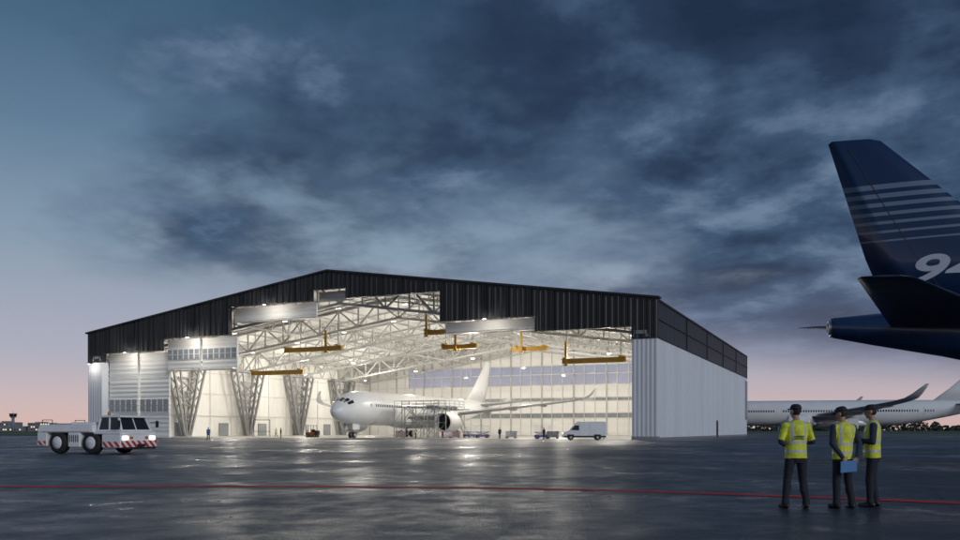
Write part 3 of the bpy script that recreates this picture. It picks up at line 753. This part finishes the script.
def cart(loc,rot,mt):
    e=empty('tool_cart',loc,rot); mb=MB()
    mb.box(-.9,.9,-.45,.45,.25,.35,'steel_g'); mb.box(-.85,.85,-.42,.42,.352,1.15,mt); mb.box(-.85,.85,-.45,.45,1.152,1.2,'black')
    for i in range(3): mb.box(-.8,.8,-.44,-.422,.45+i*.24,.63+i*.24,'metal')
    for x in (-.7,.7):
        for s in (-1,1): mb.wheel((x,s*.38,.13),.13,.08)
    mb.beam((.9,-.3,1.0),(1.1,-.3,1.1),.04,'black'); mb.beam((1.1,-.3,1.1),(1.1,.3,1.1),.04,'black'); mb.beam((.9,.3,1.0),(1.1,.3,1.1),.04,'black')
    mb.obj('cart_body',e)
forklift((-31.5,160,0),math.radians(160)); 
scissor((.4,150,0),.2); scissor((10.0,137,0),-.3,'purple'); scissor((-2.0,160,0),1.0,'blue')
cart((5.2,143,0),.3,'white2'); cart((11.6,136,0),.1,'grey'); cart((-5.8,150,0),.4,'red'); cart((-4.4,150.5,0),.1,'orange'); cart((-14,150,0),.1,'orange')
def platform(loc,rot,L_=9,Wd=3,h=5.5):
    e=empty('access_platform',loc,rot); mb=MB()
    for x in [i*L_/4 for i in range(5)]:
        for y in (0,Wd): mb.beam((x,y,0),(x,y,h),.14,'steel_t')
    for y in (0,Wd):
        for i in range(4):
            a=i*L_/4; c=(i+1)*L_/4
            for z0,z1 in ((.3,h/2),(h/2,h)): mb.beam((a,y,z0),(c,y,z1),.08,'steel_g'); 
            mb.beam((a,y,h/2),(c,y,h/2),.1,'steel_t')
    mb.box(0,L_,0,Wd,h,h+.15,'steel_g')
    for z in (h+.6,h+1.15):
        for y in (0.05,Wd-.05): mb.beam((0,y,z),(L_,y,z),.07,'steel_col')
    for i in range(7):
        for y in (0.05,Wd-.05): mb.beam((i*L_/6,y,h+.15),(i*L_/6,y,h+1.15),.06,'steel_col')
    for y in (-.2,-1.2): mb.beam((L_,y,.1),(L_-h*1.1,y,h),.16,'steel_t')
    for i in range(18): t=i/18; mb.box(L_-h*1.1*t-.15,L_-h*1.1*t+.15,-1.15,-.25,h*t+.1,h*t+.14,'steel_g')
    mb.obj('platform_frame',e)
platform((-15.6,155,0),math.radians(-24)); platform((-9.0,168,0),math.radians(66),14,3,6.2)
def gate(loc,rot):
    e=empty('equipment_stand',loc,rot); mb=MB()
    for x in (-1.7,1.7): mb.beam((x,0,0),(x,0,3.6),.14,'black'); mb.beam((x,-.8,.08),(x,.8,.08),.14,'black')
    mb.beam((-1.7,0,3.6),(1.7,0,3.6),.14,'black'); mb.beam((-1.7,0,1.1),(1.7,0,1.1),.08,'black')
    mb.obj('stand_frame',e)
gate((-47.5,186,0),math.radians(10))

# ------------------------------------------------------------------ distant things
M['tree_far']=mat('distant_foliage',(0.035,0.05,0.035),0.95,var=0.4,scale=0.1)
M['bld_far']=mat('distant_building_wall',(0.22,0.23,0.26),0.8,var=0.2,scale=0.05)
M['win_lit']=mat('lit_window',(0.8,0.7,0.5),0.4,emit=(1,0.8,0.5),estr=1.0)
mb=MB()
for k in range(9000):
    x=random.uniform(-1500,1500); y=1250+random.uniform(-40,40)
    top=6+3.5*math.sin(x*.013)+3*math.sin(x*.031+1)+2*math.sin(x*.11)
    z=random.uniform(0,max(top,2.5)); s=random.uniform(1.5,3.5)
    a=random.random()*6.3; d=Vector((math.cos(a)*s,math.sin(a)*s,0)); u_=Vector((random.uniform(-.5,.5),random.uniform(-.5,.5),1)).normalized()*s*.7
    c=Vector((x,y,z)); mb.quad(c-d-u_,c+d-u_*.6,c+d*.7+u_,c-d*.8+u_*.8,'tree_far')
mb.obj('distant_trees')
for i in range(16):
    x=-760+i*44+random.uniform(-14,14); 
    e=empty('terminal_building',(x,random.uniform(1000,1150),0),random.uniform(-.1,.1)); mb=MB()
    wd=random.uniform(14,34); h=random.uniform(5,15)
    mb.box(-wd/2,wd/2,0,14,0,h,'bld_far'); mb.box(-wd/4,wd/5,3,9,h+.003,h+random.uniform(1,3),'bld_far')
    for f in range(int(h/3.4)):
        for k in range(int(wd/3)):
            mb.box(-wd/2+1+k*3,-wd/2+2.6+k*3,-.15,-.01,1.2+f*3.4,2.6+f*3.4,'win_lit' if random.random()<.28 else 'dglass')
    mb.obj('building_block',e)
e=empty('control_tower',(-492,900,0)); mb=MB()
mb.cyl((0,0,0),(0,0,14),1.7,1.4,'bld_far',16); mb.cyl((0,0,14),(0,0,15.5),1.5,3.4,'bld_far',12); mb.cyl((0,0,15.5),(0,0,18.3),3.2,3.8,'dglass',12); mb.cyl((0,0,18.3),(0,0,18.9),4.0,3.6,'bld_far',12); mb.cyl((0,0,18.9),(0,0,22.5),.15,.08,'bld_far',6)
mb.obj('tower_shaft_and_cab',e)

# ------------------------------------------------------------------ people
M['vest']=mat('hivis_yellow',(0.66,0.72,0.05),0.7,var=0.3,scale=9,bump=1.0,bscale=10)
M['silver']=mat('reflective_tape',(0.50,0.52,0.50),0.4,var=0.1)
M['shirt']=mat('navy_shirt',(0.018,0.03,0.06),0.8,var=0.2,scale=8,bump=0.5,bscale=16)
M['pants']=mat('dark_trousers',(0.014,0.018,0.028),0.85,var=0.25,scale=7,bump=0.6,bscale=12)
M['shoe']=mat('black_shoe_leather',(0.012,0.012,0.012),0.45,var=0.2)
M['skin']=mat('skin',(0.42,0.24,0.17),0.55,var=0.08,scale=12)
M['hair']=mat('dark_hair',(0.02,0.014,0.01),0.6,var=0.3,scale=40,bump=0.6,bscale=90)
M['cap']=mat('dark_cap_cloth',(0.012,0.016,0.03),0.75,var=0.2,scale=12,bump=0.3)
M['folder']=mat('blue_folder',(0.03,0.17,0.42),0.4,var=0.1)
M['eye']=mat('eye',(0.03,0.02,0.02),0.15)
M['lip']=mat('lip',(0.32,0.13,0.10),0.5)
M['print']=mat('vest_print',(0.05,0.07,0.10),0.7,var=0.1)

def capsule(mb,p,q,r0,r1,n=12,sy=1.0):
    p=Vector(p); q=Vector(q); d=q-p; Ln=max(d.length,1e-4); d=d/Ln
    up=Vector((0,0,1)) if abs(d.z)<0.9 else Vector((0,1,0))
    a=d.cross(up).normalized(); b_=a.cross(d)
    R=[]
    for k in range(4): t=math.pi/2*(1-k/4); R.append((p-d*r0*math.sin(t),max(r0*math.cos(t),r0*.05)))
    R.append((p,r0)); R.append((q,r1))
    for k in range(1,5): t=math.pi/2*k/4; R.append((q+d*r1*math.sin(t),max(r1*math.cos(t),r1*.05)))
    mb.loft([[c+a*(r*math.cos(2*math.pi*i/n))+b_*(r*sy*math.sin(2*math.pi*i/n)) for i in range(n)] for c,r in R],'skin')
def stack(mb,st,n=20):
    mb.loft([[(cx+rx*math.cos(2*math.pi*i/n),cy+ry*math.sin(2*math.pi*i/n),z) for i in range(n)] for (cx,cy,z,rx,ry) in st],'skin')
def ellip(mb,c,r,Rm=None,n=16,mt='skin'):
    rings=[]
    for k in range(n//2+1):
        t=-math.pi/2+math.pi*k/(n//2); rr=max(math.cos(t),.02)
        rings.append([Vector((r[0]*rr*math.cos(2*math.pi*i/n),r[1]*rr*math.sin(2*math.pi*i/n),r[2]*math.sin(t))) for i in range(n)])
    rings=[[ (Rm@v if Rm else v)+Vector(c) for v in rg] for rg in rings]
    mb.loft(rings,mt)

def remesh(mb,voxel,smooth=2):
    me=bpy.data.meshes.new('tmp'); me.from_pydata(mb.v,[],mb.f)
    bm=bmesh.new(); bm.from_mesh(me); bmesh.ops.recalc_face_normals(bm,faces=bm.faces); bm.to_mesh(me); bm.free()
    o=bpy.data.objects.new('tmp',me); COL.objects.link(o)
    md=o.modifiers.new('r','REMESH'); md.mode='VOXEL'; md.voxel_size=voxel; md.use_smooth_shade=True
    ms=o.modifiers.new('s','SMOOTH'); ms.iterations=smooth; ms.factor=0.5
    bpy.context.view_layer.update(); dg=bpy.context.evaluated_depsgraph_get()
    r=bpy.data.meshes.new_from_object(o.evaluated_get(dg)); bpy.data.objects.remove(o); return r

TORSO=[(0,.01,.87,.190,.145),(0,.01,.97,.192,.145),(0,.005,1.10,.182,.135),(0,0,1.22,.192,.138),(0,0,1.34,.208,.145),(0,-.005,1.42,.208,.130),(0,-.01,1.475,.170,.103),(0,-.01,1.51,.095,.075),(0,-.005,1.53,.065,.062)]
def person(name,loc,rot,pose,voxel=0.008,vest='vest',sleeve='shirt',upper=None,pants='pants',hat='cap',scale=1.0,sm=2):
    e=empty(name,loc,rot); e.scale=(scale,)*3
    upper=upper or sleeve
    mb=MB(); bones=[]
    lean=pose.get('lean',0.0)
    T=[(cx,cy+(z-.95)*lean,z,rx,ry) for cx,cy,z,rx,ry in TORSO]
    stack(mb,T)
    stack(mb,[(0,0,.78,.10,.09),(0,-.005,.84,.155,.115),(0,-.005,.93,.165,.118),(0,0,1.02,.15,.105)])
    nb=Vector((0,-.005+.55*lean,1.50)); hc=Vector(pose.get('head',(0,.03,1.675)))
    capsule(mb,nb,hc-Vector((0,.01,.07)),.058,.054); bones.append((nb,hc-Vector((0,0,.08)),.056,'skin'))
    for s,k in ((-1,'L'),(1,'R')):
        hip=Vector((s*.095,0,.90)); kn=Vector(pose['knee'+k]); an=Vector(pose['ankle'+k]); fd=Vector(pose.get('foot'+k,(s*.15,1,0))).normalized()
        capsule(mb,hip,kn,.098,.068,14); capsule(mb,kn,an+Vector((0,0,.05)),.070,.060,14); capsule(mb,kn+Vector((0,-.02,-.1)),kn+Vector((0,-.02,-.2)),.062,.058)
        capsule(mb,an+Vector((0,0,.045)),an+Vector((0,0,.0)),.064,.068,12)
        heel=Vector((an.x,an.y,.045))-fd*.045; toe=Vector((an.x,an.y,.036))+fd*.165
        capsule(mb,heel,toe,.046,.036,12,1.0); capsule(mb,heel+Vector((0,0,-.012)),toe+Vector((0,0,-.006)),.032,.03)
        bones+= [(hip,kn,.085,pants),(kn,an+Vector((0,0,.02)),.064,pants),(heel,toe,.045,'shoe')]
        sh=Vector((s*.195,-.01+.5*lean,1.425)); el=Vector(pose['elbow'+k]); wr=Vector(pose['wrist'+k]); hd=(Vector(pose['hand'+k])).normalized()
        capsule(mb,sh+Vector((-s*.03,0,.0)),sh,.070,.070); capsule(mb,sh,el,.068,.052,12); capsule(mb,el,wr,.052,.038,12)
        bones+=[(sh,sh.lerp(el,.8),.060,upper),(sh.lerp(el,.85),el,.052,sleeve),(el,el.lerp(wr,.93),.043,sleeve)]
        side=hd.cross(Vector((0,0,1)) if abs(hd.z)<.8 else Vector((0,1,0))).normalized()
        nrm=Vector(pose.get('palm'+k,tuple(side.cross(hd)))).normalized(); side=hd.cross(nrm).normalized()
        for t in (-.026,-.009,.009,.026): capsule(mb,wr+side*t*.6+hd*.01,wr+hd*.09+side*t,.016,.014,8)
        for t,ln in ((-.030,.058),(-.010,.072),(.010,.078),(.030,.068)):
            a=wr+hd*.092+side*t; b1=a+(hd*.85+nrm*.5).normalized()*ln*.55; c=b1+(hd*.4+nrm*.9).normalized()*ln*.5
            capsule(mb,a,b1,.0095,.009,8); capsule(mb,b1,c,.009,.008,8)
        a=wr+hd*.03+side*.03; b1=a+(hd*.6+side*.8).normalized()*.04; c=b1+(hd*.9+nrm*.4).normalized()*.03
        capsule(mb,a,b1,.0135,.011,8); capsule(mb,b1,c,.011,.009,8)
        bones+=[(el.lerp(wr,.97),wr+hd*.16,.03,'skin')]
    Rm=Euler((pose.get('pitch',0),pose.get('tilt',0),pose.get('yaw',0)),'XYZ').to_matrix()
    h=lambda x,y,z: hc+Rm@Vector((x,y,z))
    ellip(mb,h(0,-.012,.025),(.076,.096,.098),Rm); ellip(mb,h(0,.012,-.035),(.060,.078,.078),Rm); ellip(mb,h(0,.055,-.078),(.034,.032,.028),Rm)
    capsule(mb,h(0,.082,.01),h(0,.104,-.024),.009,.014,8); ellip(mb,h(0,.083,-.052),(.026,.014,.012),Rm)
    ellip(mb,h(0,.078,.022),(.05,.012,.012),Rm)
    for s in (-1,1): ellip(mb,h(s*.077,-.008,-.005),(.011,.02,.032),Rm,10); ellip(mb,h(s*.04,.06,-.02),(.025,.022,.022),Rm,10)
    me=remesh(mb,voxel,sm)
    names=['skin',vest,'silver',sleeve,pants,'shoe','hair','lip']; 
    if upper not in names: names.append(upper)
    for n_ in names: me.materials.append(M[n_])
    def seg(p,a,b_):
        d=b_-a; t=max(0,min(1,(p-a).dot(d)/max(d.dot(d),1e-9))); return (p-a-d*t).length
    Ri=Rm.inverted()
    idx=[]
    for f in me.polygons:
        p=f.center
        hl=Ri@(Vector(p)-hc)
        if hl.length<.15 and hl.z>-.115 and p.z>1.52:
            if (hl.y<.055 and hl.z>.045) or (hl.y<-.01 and hl.z>-.055 and not(abs(hl.x)>.072 and hl.y>-.035)) : idx.append(6)
            elif abs(hl.z+.052)<.007 and abs(hl.x)<.026 and hl.y>.08: idx.append(7)
            else: idx.append(0)
            continue
        best=9; lab='skin'
        for a,b_,r,l in bones:
            d=seg(p,a,b_)-r
            if d<best: best=d; lab=l
        if .855<p.z<1.535:
            for i in range(len(T)-1):
                if T[i][2]<=p.z<=T[i+1][2]:
                    t=(p.z-T[i][2])/(T[i+1][2]-T[i][2]); rx=T[i][3]+(T[i+1][3]-T[i][3])*t; ry=T[i][4]+(T[i+1][4]-T[i][4])*t; cy=T[i][1]+(T[i+1][1]-T[i][1])*t
                    d=(math.sqrt((p.x/rx)**2+((p.y-cy)/ry)**2)-1)*ry
                    if d<best+.012: lab='TORSO'
                    break
        if p.z<=.86 and lab not in (pants,'shoe','skin',sleeve): lab=pants
        if lab=='TORSO':
            if p.z<.868: idx.append(names.index(pants))
            elif vest=='vest' and (.965<p.z<1.01 or 1.12<p.z<1.165 or (p.z>1.165 and .095<abs(p.x)<.135)): idx.append(2)
            else: idx.append(1)
        else: idx.append(names.index(lab))
    me.polygons.foreach_set('material_index',idx); me.polygons.foreach_set('use_smooth',[True]*len(me.polygons))
    o=bpy.data.objects.new('body',me); COL.objects.link(o); o.parent=e
    mb=MB()
    for s in (-1,1): ellip(mb,h(s*.032,.082,.004),(.011,.008,.006),Rm,8,'eye')
    if hat:
        R=[]
        for k in range(9):
            t=k/8*math.pi/2; rr=max(math.cos(t)**.6,.03)
            R.append([h(.090*rr*math.cos(2*math.pi*i/20),-.012+.110*rr*math.sin(2*math.pi*i/20),.045+.095*math.sin(t)) for i in range(20)])
        mb.loft(R,hat)
        br=[h(.075*math.cos(a),.085+.075*math.sin(a),.05-.012*math.sin(a)) for a in [math.pi*i/10 for i in range(11)]]
        br2=[v+Rm@Vector((0,0,.008)) for v in br]
        mb.loft([br,br2],hat,True,False)
    mb.obj('cap_and_eyes',e)
    return e
base_legs=dict(kneeL=(-.115,.02,.50),ankleL=(-.135,-.01,.085),kneeR=(.115,.02,.50),ankleR=(.135,-.01,.085))
p1=dict(kneeL=(-.15,.02,.50),ankleL=(-.20,-.02,.085),kneeR=(.13,.03,.50),ankleR=(.18,.0,.085),
  elbowL=(-.285,-.03,1.16),wristL=(-.12,.20,1.10),handL=(.9,.35,.05),palmL=(.3,-.9,0),elbowR=(.285,-.03,1.16),wristR=(.12,.21,1.14),handR=(-.9,.3,.0),palmR=(-.3,-.9,0),yaw=.35)
p2=dict(kneeL=(-.11,.03,.50),ankleL=(-.13,.0,.085),kneeR=(.12,.02,.50),ankleR=(.15,-.04,.085),
  elbowL=(-.275,-.08,1.15),wristL=(-.15,-.19,.91),handL=(.62,-.02,-.65),palmL=(0,1,0),elbowR=(.275,-.08,1.15),wristR=(.14,-.20,.90),handR=(-.62,-.02,-.65),palmR=(0,1,0),yaw=.5,pitch=-.25,head=(0,.045,1.665))
p3=dict(kneeL=(-.10,.05,.50),ankleL=(-.11,.04,.085),kneeR=(.10,.0,.50),ankleR=(.12,-.05,.085),
  elbowL=(-.27,.0,1.15),wristL=(-.16,.24,1.18),handL=(.5,.8,.1),palmL=(.3,0,-1),elbowR=(.27,-.02,1.15),wristR=(.15,.24,1.13),handR=(-.5,.8,.1),palmR=(-.3,0,-1),yaw=-.1,pitch=-.1)
w1=person('airport_worker',(5.68,15.35,0),math.radians(4),p1,scale=1.03,upper='vest')
mb=MB()
for i in range(7):
    x=-.075+i*.023; mb.box(x,x+.015,-.153,-.1475,1.235,1.262,'print')
for i in range(9):
    x=-.085+i*.019; mb.box(x,x+.012,-.153,-.1475,1.20,1.222,'print')
mb.obj('vest_lettering',w1)
w2=person('airport_worker',(6.50,15.3,0),math.radians(14),p2,scale=1.01)
mb=MB(); mb.hexa([(-.24,-.262,.64),(.09,-.262,.66),(.09,-.240,.66),(-.24,-.240,.64),(-.23,-.262,.84),(.09,-.262,.86),(.09,-.240,.86),(-.23,-.240,.84)],'folder'); mb.obj('folder',w2,0.004)
person('airport_worker',(7.17,15.6,0),math.radians(66),p3,scale=1.03)
walk=dict(kneeL=(-.10,.14,.52),ankleL=(-.10,.22,.085),kneeR=(.10,-.02,.50),ankleR=(.10,-.26,.12),elbowL=(-.26,-.12,1.18),wristL=(-.24,-.02,.95),handL=(0,.4,-.9),elbowR=(.26,.06,1.16),wristR=(.23,.24,1.02),handR=(0,.6,-.8))
stand=dict(base_legs,elbowL=(-.27,-.03,1.15),wristL=(-.26,.05,.90),handL=(0,.2,-1),elbowR=(.27,-.03,1.15),wristR=(.26,.05,.90),handR=(0,.2,-1))
for (x,y,r,ps,v) in ((-38,119.5,.6,walk,'blue'),(-34.5,148,2.0,stand,'shirt'),(-33,168,1.0,stand,'vest'),(9.8,131,2.2,stand,'shirt'),(-11,146,-.7,walk,'vest'),(19,133,1.2,walk,'vest'),(-42,176,1.0,walk,'vest'),(3.2,139,2.6,stand,'shirt')):
    person('airport_worker',(x,y,0),r,ps,.022,vest=v,sleeve=('blue' if v=='blue' else 'shirt'),hat=None,sm=1)
